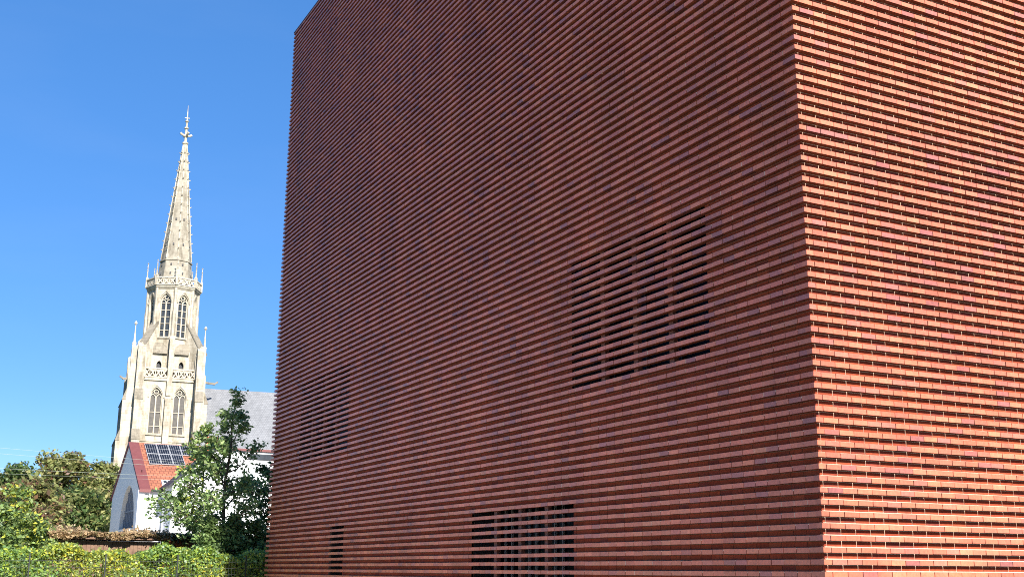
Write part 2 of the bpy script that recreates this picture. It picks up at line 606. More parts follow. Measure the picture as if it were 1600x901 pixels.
# the face on the left (runs along +Y), the sunny face on the right (runs along +X), and the two faces round the back
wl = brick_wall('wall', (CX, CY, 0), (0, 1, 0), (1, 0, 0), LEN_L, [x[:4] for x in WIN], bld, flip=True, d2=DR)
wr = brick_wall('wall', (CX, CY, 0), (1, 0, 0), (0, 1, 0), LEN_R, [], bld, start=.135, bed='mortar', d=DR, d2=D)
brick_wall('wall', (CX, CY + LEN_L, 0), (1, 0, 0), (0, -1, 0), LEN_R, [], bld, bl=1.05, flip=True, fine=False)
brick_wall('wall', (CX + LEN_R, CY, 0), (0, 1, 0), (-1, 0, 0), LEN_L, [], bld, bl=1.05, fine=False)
wl['label'] = 'shaded brick wall with four slatted window openings'
wr['label'] = 'sunlit brick wall round the corner'
r_ = MB()
r_.box(CX + .16, CX + LEN_R - .16, CY + .16, CY + LEN_L - .16, TOP - .5, TOP - .12)
r_.build('roof', M['concrete'], bld)
c_ = MB()
t_ = .03
for x0, x1, y0, y1 in ((CX - .012, CX + .3, CY - .012, CY + LEN_L + .012), (CX + LEN_R - .3, CX + LEN_R + .012, CY - .012, CY + LEN_L + .012),
                       (CX + .3, CX + LEN_R - .3, CY - .012, CY + .3), (CX + .3, CX + LEN_R - .3, CY + LEN_L - .3, CY + LEN_L + .012)):
    c_.box(x0, x1, y0, y1, TOP - P + ZTOP + .004, TOP - P + ZTOP + .004 + t_)
c_.build('coping', M['metal'], bld)
for i, (u0_, u1_, k0, k1, nb) in enumerate(WIN):
    za, zb = k0 * P + ZTOP - FACE, (k1 + 1) * P + ZTOP
    y0, y1 = CY + u0_, CY + u1_
    b = MB()                                                       # the lined reveal behind the slats
    xi, xo = CX + .75, CX + D + .06
    b.box(xo, xi, y0 - .06, y0 - .002, za, zb)
    b.box(xo, xi, y1 + .002, y1 + .06, za, zb)
    b.box(xo, xi, y0 - .06, y1 + .06, zb + .002, zb + .06)
    b.box(xo, xi, y0 - .06, y1 + .06, za - .06, za - .002)
    wn = b.build('window', M['concrete'], bld)
    p_ = MB(); p_.box(xi - .02, xi, y0 - .05, y1 + .05, za - .05, zb + .05); p_.build('pane', M['glass'], wn)
    for k in range(1, nb):                                          # slim brick piers between the slats
        yy = y0 + (y1 - y0) * k / nb
        pb = MB(); pb.box(CX + .11, CX + .2, yy - .062, yy + .062, za, zb); pb.build('pier', M['pierbrick'], wn)
    m_ = MB()
    for k in range(nb):
        for dy in (.36, .64) if i == 2 else (.5,):
            yy = y0 + (y1 - y0) * (k + dy) / nb
            m_.box(xi - .07, xi - .021, yy - .015, yy + .015, za, zb)
    m_.build('mullion', M['mullion'] if i == 2 else M['dark'], wn)


# ------------------------------------------------------------------ church
def arch(cx, w_, z0, zs, n=10, k=1.0):
    """pointed arch outline: (u, z) list, sill z0, springing zs, span w_"""
    h = w_ / 2
    rad = w_ * k
    pts = [(cx - h, z0), (cx + h, z0)]
    a1 = math.acos((rad - h) / rad)
    for i in range(n + 1):
        t = a1 * i / n
        pts.append((cx + h - rad + rad * math.cos(t), zs + rad * math.sin(t)))
    for i in range(n - 1, -1, -1):
        t = a1 * i / n
        pts.append((cx - h + rad - rad * math.cos(t), zs + rad * math.sin(t)))
    return pts


def arch_top(w_, k=1.0):
    rad = w_ * k
    return math.sqrt(rad * rad - (rad - w_ / 2) ** 2)


church = empty('church', (28.15, 150.0, 0), R(-6))
tag(church, 'pale stone gothic church with a tall crocketed spire and grey slate nave roof', 'church')
HW = 3.55
ST = M['stone']
SQW = dict(w=1.5, z0=17.9, zs=22.35)
lan = [arch(-1.42, SQW['w'], SQW['z0'], SQW['zs']), arch(1.42, SQW['w'], SQW['z0'], SQW['zs'])]
b = MB()
sides = [((0, -HW, 0), (1, 0, 0), (0, -1, 0)), ((-HW, 0, 0), (0, -1, 0), (-1, 0, 0)), ((HW, 0, 0), (0, 1, 0), (1, 0, 0)), ((0, HW, 0), (-1, 0, 0), (0, 1, 0))]
for org, ux, n_ in sides:
    b.panel(org, ux, n_, [(-HW, 0), (HW, 0), (HW, 24.75), (-HW, 24.75)], lan, .55)
b.box(-HW - .18, HW + .18, -HW - .18, HW + .18, 24.5, 24.85)         # string course under the gallery
b.box(-HW - .1, HW + .1, -HW - .1, HW + .1, 16.9, 17.15)
b.build('tower_wall', ST, church)
# hood mouldings as one trim each window
tm = MB()


def tracery(w_, z0, zs, transoms, dx):
    """two lights, mullion, round eye; local x across, y=0 in the middle of the bars"""
    m = MB()
    top = zs + arch_top(w_)
    m.bar((0, 0, z0), (0, 0, zs + .05), .15, .16)
    for z in transoms:
        m.bar((-w_ / 2, .02, z), (w_ / 2, .02, z), .07, .08)
    ol = arch(0, w_ - .1, z0, zs, 8)
    for a, c in zip(ol, ol[1:] + ol[:1]):
        m.bar((a[0], 0, a[1]), (c[0], 0, c[1]), .12, .16)
    for s in (-1, 1):
        o2 = arch(s * w_ / 4, w_ / 2, zs - .15, zs - .15, 6)[2:]
        for a, c in zip(o2, o2[1:]):
            m.bar((a[0], 0, a[1]), (c[0], 0, c[1]), .10, .14)
    cz = zs + arch_top(w_) * .60
    rr = w_ * .17
    for k in range(10):
        t0, t1 = 2 * math.pi * k / 10, 2 * math.pi * (k + 1) / 10
        m.bar((rr * math.cos(t0), 0, cz + rr * math.sin(t0)), (rr * math.cos(t1), 0, cz + rr * math.sin(t1)), .09, .14)
    g_ = MB()
    g_.poly([(a, 0, z) for a, z in arch(0, w_ + .04, z0 - .02, zs)])
    # pale hood moulding outside
    h_ = MB()
    oa = arch(0, w_ + .34, zs, zs, 10)[2:]
    for a, c in zip(oa, oa[1:]):
        h_.bar((a[0], 0, a[1]), (c[0], 0, c[1]), .17, .16)
    l_ = MB()
    l_.box(-w_ / 2 - .2, w_ / 2 + .2, -.16, .05, z0 - .22, z0 - .01)
    return m.mesh('window'), g_.mesh('pane'), h_.mesh('hood_moulding'), l_.mesh('sill')


M['tracery'] = simple('tracery_stone', (.47, .42, .325), .9, .15, 4, .1)
t_sq = tracery(SQW['w'], SQW['z0'], SQW['zs'], [18.85, 20.6], 1.42)
t_sq[0].materials.append(M['tracery']); t_sq[1].materials.append(M['leadpane']); t_sq[2].materials.append(M['stone']); t_sq[3].materials.append(M['stone'])


def put_window(tm3, cx, org, ux, n_, rec):
    org, ux, n_ = Vector(org), Vector(ux), Vector(n_)
    rz = math.atan2(ux.y, ux.x)
    o = link('window', tm3[0], None, church, org + ux * cx - n_ * rec, rz)
    p = link('pane', tm3[1], None, o, (0, .09, 0))
    link('hood_moulding', tm3[2], None, o, (0, -rec - .02, 0))
    link('sill', tm3[3], None, o, (0, -rec - .02, 0))
    return o


for org, ux, n_ in sides:
    for cx in (-1.42, 1.42):
        put_window(t_sq, cx, org, ux, n_, .32)

# middle pilaster on each side, corner buttresses in weathered steps
for org, ux, n_ in sides:
    org, ux, n_ = Vector(org), Vector(ux), Vector(n_)
    m = MB()
    for w2, d2, z0, z1 in ((.36, .55, 0, 22.6), (.30, .40, 22.6, 30.2)):
        pr_ = [(0, 0, z0), (0, -d2, z0), (0, -d2, z1 - .35), (0, 0, z1 + .1)]
        m.prism([(-w2, p[1], p[2]) for p in pr_], (2 * w2, 0, 0))
    m.build('pilaster', ST, church, org + n_ * .0, math.atan2(ux.y, ux.x))
    for s in (-1, 1):
        m = MB()
        x0, x1 = (HW - .42, HW + .52) if s > 0 else (-HW - .52, -HW + .42)
        steps = [(2.7, 0, 11.6), (2.25, 11.6, 17.0), (1.85, 17.0, 22.0), (1.45, 22.0, 25.4), (1.25, 25.4, 28.4)]
        prof = [(-2.7, 0)]
        if org.x > 1: steps = [(d_ - .62, a_, c_) for d_, a_, c_ in steps]; prof = [(-steps[0][0], 0)]
        for i_, (d2, z0, z1) in enumerate(steps):
            nd = steps[i_ + 1][0] if i_ + 1 < len(steps) else 0.0
            prof += [(-d2, z1 - .1), (-nd, z1 + (d2 - nd) * 1.15 if nd else z1 + .8)]
        prof.append((0, 0))
        m.prism([(x0, p[0], p[1]) for p in prof], (x1 - x0, 0, 0))
        bt = m.build('buttress', ST, church, org, math.atan2(ux.y, ux.x))
        for i_, (d2, z0, z1) in enumerate(steps[:-1]):              # dark weathered slopes
            nd = steps[i_ + 1][0]
            if i_ in (1, 2):
                c = MB()
                c.prism([(x0 - .05, -d2 - .06, z1 - .16), (x0 - .05, -d2 - .06, z1 - .06), (x0 - .05, -nd - .02, z1 + (d2 - nd) * 1.15 + .75), (x0 - .05, -nd - .0, z1 - .16)], (x1 - x0 + .1, 0, 0))
                c.build('weathering', M['grime'], bt)
        pn = MB()                                                   # pinnacle on the outermost step
        px_, py_ = (x0 + x1) / 2, -1.0
        if org.x > 1: py_ = -.45
        pn.box(px_ - .22, px_ + .22, py_ - .22, py_ + .22, 27.2, 28.9)
        pn.lathe([(.34, 28.9), (.34, 29.05), (.17, 29.2), (.06, 31.2), (.03, 31.4)], 4, (px_, py_), math.pi / 4)
        pn.lathe([(.05, 31.3), (.2, 31.5), (.2, 31.6), (.05, 31.85)], 6, (px_, py_))
        if (org.x < -1 and s > 0) or (org.x > 1 and s < 0):
            pn.build('pinnacle', ST, church, org, math.atan2(ux.y, ux.x))


def balustrade(org, ux, n_, u0, u1, z0, z1, nx, name='balustrade'):
    m = MB()
    m.box(u0, u1, -.12, .12, z0, z0 + .13)
    m.box(u0, u1, -.14, .14, z1 - .16, z1)
    n = nx
    dx = (u1 - u0) / n
    for i in range(n):
        a, c = u0 + dx * i, u0 + dx * (i + 1)
        m.bar((a, 0, z0 + .1), (c, 0, z1 - .1), .13, .16)
        m.bar((a, .004, z1 - .1), (c, .004, z0 + .1), .13, .15)
        if i: m.bar((a, 0, z0 + .1), (a, 0, z1 - .12), .09, .14)
    return m.build(name, M['tracery'], church, Vector(org), math.atan2(ux[1], ux[0]))


for org, ux, n_ in sides:
    o2 = Vector(org) + Vector(n_) * .12
    balustrade(o2, ux, n_, -3.1, -.36, 24.87, 26.1, 4)
    balustrade(o2, ux, n_, .36, 3.1, 24.87, 26.1, 4)

# upper square stage behind the gallery with small openings, then the octagon
HU = 3.0
b = MB()
for k, (org, ux, n_) in enumerate(sides):
    o2 = Vector(n_) * HU
    b.panel(o2, ux, n_, [(-HU, 24.86), (HU, 24.86), (HU, 28.4), (-HU, 28.4)],
            [arch(-1.35, .62, 26.0, 26.6, 6), arch(1.35, .62, 26.0, 26.6, 6)], .5)
b.build('gallery_wall', ST, church)
for k, (org, ux, n_) in enumerate(sides):
    for cx in (-1.35, 1.35):
        gp = MB()
        o2 = Vector(n_) * (HU - .45) + Vector(ux) * cx
        gp.poly([o2 + Vector(ux) * a + Vector((0, 0, z)) for a, z in ((-.4, 25.9), (.4, 25.9), (.4, 27.3), (-.4, 27.3))])
        gp.build('gallery_opening', M['dark'], church)
hd = MB()                                                           # sloping hoods and the broaches at the four corners
for k, (org, ux, n_) in enumerate(sides):
    ux, n_ = Vector(ux), Vector(n_)
    for s in (-1, 1):
        pts = [ux * (s * .45) + n_ * HU, ux * (s * .45) + n_ * (HU + .35), ux * (s * .45) + n_ * (HU - .3)]
        zz = (28.05, 28.0, 29.5)
        pts = [p + Vector((0, 0, z)) for p, z in zip(pts, zz)]
        hd.prism(pts, ux * (s * 1.75))
hd.build('hood', M['grime'], church)
for sx in (-1, 1):
    for sy in (-1, 1):
        m = MB()
        q = lambda x, y, z: Vector((sx * x, sy * y, z))
        c0, c1 = q(3.9, 3.9, 27.7), q(2.12, 2.12, 32.3)
        dn = Vector((sx, -sy, 0)).normalized() * .5
        m.prism([q(3.9, 3.9, 25) - dn, q(3.9, 3.9, 28.2) - dn, q(2.12, 2.12, 32.0) - dn, q(2.0, 2.0, 25) - dn], dn * 2)
        cap = MB()
        cap.prism([q(4.0, 4.0, 28.0) - dn * 1.15, q(4.0, 4.0, 28.25) - dn * 1.15, q(2.12, 2.12, 32.3) - dn * 1.15, q(2.12, 2.12, 32.04) - dn * 1.15], dn * 2.3)
        cap.build('weathering', M['grime'], church)
        m.build('broach', ST, church)
        m = MB()
        m.prism([q(4.0, 4.0, 24.8), q(4.0, 2.95, 24.8), q(2.95, 2.95, 24.8), q(2.95, 4.0, 24.8)], (0, 0, 3.1))
        m.build('corner_turret', ST, church)

RO = 3.15                                                           # octagon with a vertex to the front
OZ0, OZ1 = 27.5, 36.65
OW = dict(w=1.38, z0=30.3, zs=34.75)
t_oc = tracery(OW['w'], OW['z0'], OW['zs'], [30.3 + .88 * i for i in range(1, 6)], 0)
t_oc[0].materials.append(M['tracery']); t_oc[1].materials.append(M['pane']); t_oc[2].materials.append(M['stone']); t_oc[3].materials.append(M['stone'])
b = MB()
fl = 2 * RO * math.sin(math.pi / 8)
ap = RO * math.cos(math.pi / 8)
osides = []
for k in range(8):
    a = -math.pi / 2 + math.pi / 8 + k * math.pi / 4
    n_ = Vector((math.cos(a), math.sin(a), 0))
    ux = Vector((-math.sin(a), math.cos(a), 0))
    osides.append((n_ * ap, ux, n_))
    b.panel(n_ * ap, ux, n_, [(-fl / 2, OZ0), (fl / 2, OZ0), (fl / 2, OZ1), (-fl / 2, OZ1)], [arch(0, OW['w'], OW['z0'], OW['zs'])], .6)
    va = a + math.pi / 8
    vx = Vector((math.cos(va), math.sin(va), 0)) * RO
    b.lathe([(.26, OZ0), (.26, 33.5), (.20, 33.8), (.20, OZ1)], 6, (vx.x, vx.y))
ph8 = -math.pi / 2
b.lathe([(RO + .02, 36.5), (RO + .30, 36.8), (RO + .34, 36.98), (RO - .1, 36.99)], 8, (0, 0), ph8)
b.build('belfry_wall', ST, church)
for o2, ux, n_ in osides:
    put_window(t_oc, 0, o2, ux, n_, .32)
    f2 = 2 * (RO + .3) * math.sin(math.pi / 8)
    balustrade(n_ * ((RO + .3) * math.cos(math.pi / 8)), ux, n_, -f2 / 2 + .14, f2 / 2 - .14, 36.99, 38.08, 3)
for k in range(8):
    va = -math.pi / 2 + k * math.pi / 4
    vx = Vector((math.cos(va), math.sin(va), 0)) * (RO + .3)
    m = MB()
    m.box(-.15, .15, -.15, .15, 36.99, 38.25)
    m.lathe([(.22, 38.25), (.22, 38.34), (.10, 38.45), (.04, 40.2), (.02, 40.4)], 4, (0, 0), math.pi / 4)
    for z in (39.2, 39.7, 40.2):
        m.lathe([(.05, z), (.13, z + .07), (.05, z + .14)], 4, (0, 0))
    m.build('pinnacle', ST, church, vx, va)
# spire
SZ0, SZ1 = 37.0, 57.3
s_ = MB()
srad = lambda z: 2.36 + (.24 - 2.36) * (z - SZ0) / (SZ1 - SZ0)
s_.lathe([(srad(SZ0), SZ0), (srad(40.6), 40.6), (srad(40.6) + .14, 40.66), (srad(40.8) + .14, 40.8), (srad(40.9), 40.9), (srad(SZ1), SZ1)], 8, (0, 0), ph8)
sp = s_.build('spire', M['spire'], church)
ed = MB()                                                           # ribs up the eight edges
for k in range(8):
    va = ph8 + k * math.pi / 4
    d = Vector((math.cos(va), math.sin(va), 0))
    ed.bar(d * (srad(41) - .0) + Vector((0, 0, 41)), d * srad(SZ1) + Vector((0, 0, SZ1)), .13)
ed.build('edge_rib', ST, sp)
cr = MB()
cr.prism([(0, -.07, 0), (.13, -.07, .04), (.23, -.07, .15), (.21, -.07, .23), (.09, -.07, .15), (-.04, -.07, .17)], (0, .14, 0))
cme = cr.mesh('crocket'); cme.materials.append(M['spire'])
for k in range(8):
    va = ph8 + k * math.pi / 4
    for i in range(12):
        z = 42.2 + i * 1.24
        rr = srad(z) + .04
        link('crocket', cme, None, sp, (rr * math.cos(va), rr * math.sin(va), z), va)
lu = MB()                                                           # little air holes in the faces of the spire
for k in range(8):
    a = ph8 + math.pi / 8 + k * math.pi / 4
    for z in (38.9, 40.1, 42.9, 46.4):
        rr = srad(z) * math.cos(math.pi / 8) + .003
        n_ = Vector((math.cos(a), math.sin(a), 0)); ux = Vector((-n_.y, n_.x, 0))
        c = n_ * rr + Vector((0, 0, z))
        lu.box(c.x - .09, c.x + .09, c.y - .09, c.y + .09, z - .14, z + .14)
lu.build('air_hole', M['dark'], sp)
fi = MB()
FZ = .75
fi.lathe([(.26, 56.5), (.40, 56.6), (.40, 56.8), (.2, 56.9), (.17, 57.5), (.34, 57.7), (.2, 58.0), (.15, 58.7), (.29, 58.8), (.29, 58.95), (.13, 59.05), (.11, 59.7), (.24, 59.8), (.24, 59.92), (.1, 60.0), (.07, 61.0), (.02, 62.2)], 8)
for k in range(4):
    a = k * math.pi / 2 + .3
    d = Vector((math.cos(a), math.sin(a), 0))
    fi.bar(d * .15 + Vector((0, 0, 57.75)), d * .62 + Vector((0, 0, 57.9)), .22)
    fi.bar(d * .55 + Vector((0, 0, 57.85)), d * .8 + Vector((0, 0, 58.05)), .26)
fi.bar((-.32, 0, 60.35), (.32, 0, 60.35), .1)
fi.build('finial', ST, sp, (0, 0, FZ))
# gargoyles on the gallery corners
for sx in (-1, 1):
    m = MB()
    m.bar((sx * 4.4, -3.6, 24.6), (sx * 5.6, -3.8, 24.45), .26)
    m.bar((sx * 5.5, -3.8, 24.47), (sx * 5.95, -3.85, 24.75), .2)
    m.build('gargoyle', M['grime'], church)
# nave
nv = MB()
RZ, EZ, NW = 24.4, 13.2, 8.6
nv.box(HW + .3, HW + 46, -NW + .5, NW - .5, 0, EZ)
nv.poly([(HW + .3, -NW + .5, EZ), (HW + .3, NW - .5, EZ), (HW + .3, 0, RZ - .3)])
nv.poly([(HW + 46, -NW + .5, EZ), (HW + 46, NW - .5, EZ), (HW + 46, 0, RZ - .3)])
nv.build('nave_wall', ST, church)
nr = MB()
for s in (-1, 1):
    pts = [(HW + .1, 0, RZ), (HW + .1, s * NW, EZ - .1), (HW + .1, s * NW, EZ - .4), (HW + .1, 0, RZ - .35)]
    nr.prism(pts, (46.3, 0, 0))
nr.build('nave_roof', M['slate'], church)

# ------------------------------------------------------------------ white houses
HX, HY0, HY1 = 13.85, 80.0, 91.5
EV, AP = 6.85, 10.35
HR = 21.5
hs = empty('white_house', (HX, HY0, 0))
tag(hs, 'white gabled house with orange tile roof, solar panels and a tall arched gable window', 'house')
dY = HY1 - HY0
mid = dY / 2
gb = MB()
gy0, gy1 = 1.7, 7.3
ga = arch(0, gy1 - gy0, 3.9, 4.35, 10, .53)
gar = [(-(gy0 + gy1) / 2 + a, z) for a, z in ga]
gb.panel((0, 0, 0), (0, -1, 0), (-1, 0, 0), [(-dY, 0), (0, 0), (0, EV), (-mid, AP), (-dY, EV)], [gar], .7)
gw = gb.build('gable_wall', M['whitesh'], hs)
aw = MB()
for k in range(9):
    y = gy0 + .3 + k * (gy1 - gy0 - .6) / 8
    u = abs((y - (gy0 + gy1) / 2) / ((gy1 - gy0) / 2))
    zt = 4.35 + arch_top(gy1 - gy0, .53) * (1 - u ** 2.4)
    aw.box(.20, .28, y - .06, y + .06, 3.9, zt)
aw.box(.21, .27, gy0, gy1, 5.5, 5.6)
awo = aw.build('arched_window', M['bar'], hs)
pn = MB()
pn.poly([(.3, y, z) for y, z in ((gy0 - .1, 3.8), (gy1 + .1, 3.8), (gy1 + .1, 8.2), (gy0 - .1, 8.2))])
pn.build('pane', M['housepane'], awo)
sl = MB()
sl.box(-.25, .2, gy0 - .15, gy1 + .15, 4.1, 4.3)
sl.build('sill', M['whitesh'], awo)
fr = MB()
fr.box(.25, HR - HX, 0, .3, 0, EV + .02)
fr.box(.25, HR - HX, dY - .3, dY, 0, EV + .02)
fr.box(HR - HX - .3, HR - HX, .3, dY - .3, 0, EV + .02)
fr.box(-.14, .25, -.14, .6, 0, EV - .1)
fr.build('wall', M['white'], hs)
rf = MB()
sl_ = (AP - EV) / mid
for (ya, za, yb, zb_) in ((-.25, EV - .25 * sl_ + .1, mid, AP + .1), (dY + .25, EV - .25 * sl_ + .1, mid, AP + .1)):
    rf.prism([(.62, ya, za), (.62, yb, zb_), (.62, yb, zb_ - .12), (.62, ya, za - .12)], (HR - HX - .62, 0, 0))
roof = rf.build('roof', M['tile'], hs)
ve = MB()
for (ya, za, yb, zb_) in ((-.3, EV - .3 * sl_ + .12, mid, AP + .12), (dY + .3, EV - .3 * sl_ + .12, mid, AP + .12)):
    ve.prism([(-.1, ya, za), (-.1, yb, zb_), (-.1, yb, zb_ - .2), (-.1, ya, za - .2)], (.715, 0, 0))
ve.build('verge', M['maroon'], hs)
gt = MB()
gt.tube([(.65, -.33, EV - .12), (HR - HX, -.33, EV - .12)], .07)
gt.build('gutter', M['dark'], hs)
slope_n = Vector((0, -sl_, 1)).normalized()
slope_u = Vector((0, 1, sl_)).normalized()


def on_roof(x, s, h=0.0):
    """point on the front slope: x along, s up the slope from the eave, h above the tiles"""
    return Vector((x, 0, EV + .1)) + slope_u * s + slope_n * h


L_SL = mid * math.sqrt(1 + sl_ * sl_)
pw, ph_ = .80, 1.55
pm, fm, lm = MB(), MB(), MB()
o = Vector((0, 0, 0))
E3 = [Vector((1, 0, 0)), slope_u, slope_n]
def obox(m, x0, x1, s0, s1, h0, h1):
    i = len(m.v)
    for h in (h0, h1):
        for x, s in ((x0, s0), (x1, s0), (x1, s1), (x0, s1)):
            m.v.append(tuple(E3[0] * x + E3[1] * s + E3[2] * h))
    m.f += [tuple(i + k for k in q) for q in ((0, 3, 2, 1), (4, 5, 6, 7), (0, 1, 5, 4), (1, 2, 6, 5), (2, 3, 7, 6), (3, 0, 4, 7))]
obox(pm, .03, pw - .03, .03, ph_ - .03, .02, .045)
for a in ((0, .03, 0, ph_), (pw - .03, pw, 0, ph_), (.03, pw - .03, 0, .03), (.03, pw - .03, ph_ - .03, ph_)):
    obox(fm, *a, .0, .055)
for k in range(1, 5):
    obox(lm, pw * k / 5 - .006, pw * k / 5 + .006, .03, ph_ - .03, .046, .048)
obox(lm, .03, pw - .03, ph_ / 2 - .012, ph_ / 2 + .012, .0465, .0485)
pme, fme, lme = pm.mesh('solar_panel'), fm.mesh('panel_frame'), lm.mesh('cell_line')
pme.materials.append(M['panel']); fme.materials.append(M['alu']); lme.materials.append(M['alu'])
x_start = .95
for row, n in ((0, 3), (1, 5)):
    for i in range(n):
        p = link('solar_panel', pme, None, roof, on_roof(x_start + i * .825, L_SL - .3 - (2 - row) * 1.58, .06))
        link('panel_frame', fme, None, p); link('cell_line', lme, None, p)
rw = MB()
i0 = on_roof(1.5, .35)
obox(rw, 0, .75, 0, .5, 0, .16)
rwo = rw.build('roof_window', M['white'], roof, loc=on_roof(1.42, .30))
rg = MB(); obox(rg, .1, .33, .07, .43, .161, .17); obox(rg, .42, .65, .07, .43, .161, .17)
rg.build('pane', M['pane'], roof, loc=on_roof(1.42, .30))
ch = MB()
ch.box(5.25, 5.95, mid - 1.0, mid - .4, AP - 1.2, AP + .55)
ch.box(5.18, 6.02, mid - 1.07, mid - .33, AP + .55, AP + .7)
ch.build('chimney', M['redbrick'], roof)

# second white house with its gable to the front
A0, A1, A2, A3 = at(270, 758, 77), at(341, 702, 77), at(385, 703, 77), at(440, 704, 77)
an = empty('white_annexe', (A0.x, 77, 0))
tag(an, 'white rendered house behind the leafy street tree with a sloping left roof edge', 'house')
wx, ax_, ex_ = A3.x - A0.x, A1.x - A0.x, A3.x - A0.x
m = MB()
m.prism([(0, 0, 0), (wx + 8, 0, 0), (wx + 8, 0, A2.z - .1), (ax_, 0, A1.z), (0, 0, A0.z)], (0, 2.9, 0))
m.build('wall', M['white'], an)
m = MB()
m.prism([(-.2, -.12, A0.z - .1), (ax_, -.12, A1.z + .05), (ax_, -.12, A1.z + .19), (-.3, -.12, A0.z - .02)], (0, 3.1, 0))
m.build('roof', M['dark'], an)
m = MB()
m.box(ax_ + .01, wx + 8, -.14, 2.98, A2.z - .06, A2.z + .1)
m.build('coping', M['maroon'], an)
m = MB(); m.box(ax_ + 2.0, wx + 6, -.03, .05, A2.z - .62, A2.z - .2); wo = m.build('window', M['dark'], an)
m = MB(); m.box(ax_ + 2.1, wx + 5.9, -.045, -.031, A2.z - .58, A2.z - .25); m.build('pane', M['pane'], wo)


# ------------------------------------------------------------------ leaves, trees, hedges
def leaf_cloud(cent, size, pal, wts, up_bias=.5, jit=.35, tone=None, aspect=.55):
    """one folded-diamond leaf per centre"""
    n = len(cent)
    nrm = rng.normal(0, 1, (n, 3)); nrm[:, 2] = np.abs(nrm[:, 2]) * 1.0 + up_bias
    nrm /= np.linalg.norm(nrm, axis=1, keepdims=True)
    a = rng.normal(0, 1, (n, 3)); a -= (a * nrm).sum(1, keepdims=True) * nrm
    a /= np.linalg.norm(a, axis=1, keepdims=True)
    b_ = np.cross(nrm, a)
    s = (size * rng.uniform(1 - jit, 1 + jit, n))[:, None]
    v = np.stack([cent - a * s * .5, cent + b_ * s * aspect * .5 + a * s * .05, cent + a * s * .5 - nrm * s * .12, cent - b_ * s * aspect * .5 + a * s * .05], 1)
    pal = np.array(pal)
    k = rng.choice(len(pal), n, p=np.array(wts) / np.sum(wts))
    c = pal[k] * rng.uniform(.75, 1.25, (n, 1))
    if tone is not None: c = c * tone[:, None]
    return v.reshape(-1, 3), c


def tree(name, label, base, height, crown_r, crown_z0, n_leaf, size, pal, wts, bark, nlimb=14, clump=.5, lean=(0, 0), flat=.8, group=None, limb_up=.5, trunk_r=.16, shape=1.0, cat='tree', subs=3):
    """trunk with limbs; leaves gather in clumps at and along the limb ends"""
    t = empty(name, base)
    tag(t, label, cat, group)
    tr = MB()
    ns = 8
    tp = [Vector((lean[0] * (i / ns) ** 1.4 + random.gauss(0, .012 * height) * (i > 0) * .5, lean[1] * (i / ns) + random.gauss(0, .008 * height) * (i > 0), height * .96 * i / ns)) for i in range(ns + 1)]
    tr.tube(tp, [trunk_r * (1 - .9 * i / ns) + .012 for i in range(ns + 1)], 7)
    def trunk(z):
        f = max(0, min(ns - 1e-6, z / (height * .96) * ns)); i = int(f)
        return tp[i].lerp(tp[i + 1], f - i)
    cents = []
    for i in range(nlimb):
        f = (i + random.random() * .8) / nlimb
        z = crown_z0 + (height * .95 - crown_z0) * f
        s0 = trunk(z * .97)
        az = i * 2.4 + random.uniform(-.5, .5)
        prof = math.sin(math.pi * min(1, (.18 + .82 * f) ** shape)) ** .7 if shape else 1 - f * .85
        L = crown_r * max(.25, prof) * random.uniform(.7, 1.12)
        d = Vector((math.cos(az), math.sin(az), limb_up * random.uniform(.4, 1.3))).normalized()
        pts = [s0]
        for q in range(4):
            d = (d + Vector((random.gauss(0, .16), random.gauss(0, .16), random.gauss(0, .12)))).normalized()
            pts.append(pts[-1] + d * L / 4)
        r1 = trunk_r * .38 * (1 - .6 * f) + .01
        tr.tube(pts, [r1, r1 * .8, r1 * .6, r1 * .4, .008], 5)
        cents += [(p, L * .16 + clump * random.uniform(.6, 1.1)) for p in pts[2:]]
        for q in range(subs):
            a = pts[random.choice([1, 2, 2, 3, 3])]
            dd = (d + Vector((random.gauss(0, .7), random.gauss(0, .7), random.gauss(.1, .5)))).normalized()
            e = a + dd * L * random.uniform(.25, .5)
            tr.tube([a, a.lerp(e, .5) + Vector((0, 0, .03)), e], [r1 * .5, r1 * .35, .006], 4)
            cents.append((e, clump * random.uniform(.6, 1.2)))
            cents.append((a.lerp(e, .6), clump * random.uniform(.4, .8)))
    cents.append((trunk(height * .95), clump * .7)); cents.append((trunk(height * .9), clump * .8))
    tr.build('trunk', bark, t, smooth=True)
    ws = np.array([c[1] ** 2 for c in cents]); ws /= ws.sum()
    k = rng.choice(len(cents), n_leaf, p=ws)
    cc = np.array([tuple(c[0]) for c in cents])[k]
    rr = np.array([c[1] for c in cents])[k]
    off = rng.normal(0, 1, (n_leaf, 3)); off /= np.linalg.norm(off, axis=1, keepdims=True)
    off *= (rng.random(n_leaf) ** .45)[:, None]
    off[:, 2] *= flat
    tone = rng.uniform(.8, 1.2, len(cents))[k]
    v, c = leaf_cloud(cc + off * rr[:, None], size, pal, wts, tone=tone)
    link('crown', np_mesh('crown', v, 4, c), M['leaf'], t)
    return t


GREEN = [(0.078, 0.13, 0.036), (0.104, 0.163, 0.049), (0.058, 0.098, 0.033), (0.143, 0.195, 0.065)]
OLIVE = [(0.238, 0.26, 0.084), (0.308, 0.301, 0.113), (0.168, 0.204, 0.063), (0.365, 0.323, 0.127)]
RUST = [(0.187, 0.099, 0.061), (0.242, 0.138, 0.066), (0.132, 0.088, 0.05), (0.154, 0.149, 0.055)]
LIME = [(0.473, 0.516, 0.07), (0.348, 0.446, 0.084), (0.585, 0.529, 0.077), (0.195, 0.278, 0.063)]
FRESH = [(0.255, 0.356, 0.114), (0.191, 0.287, 0.095), (0.356, 0.446, 0.178), (0.127, 0.198, 0.077)]
gp_ = lambda x, y, Y: Vector((at(x, y, Y).x, Y, 0))

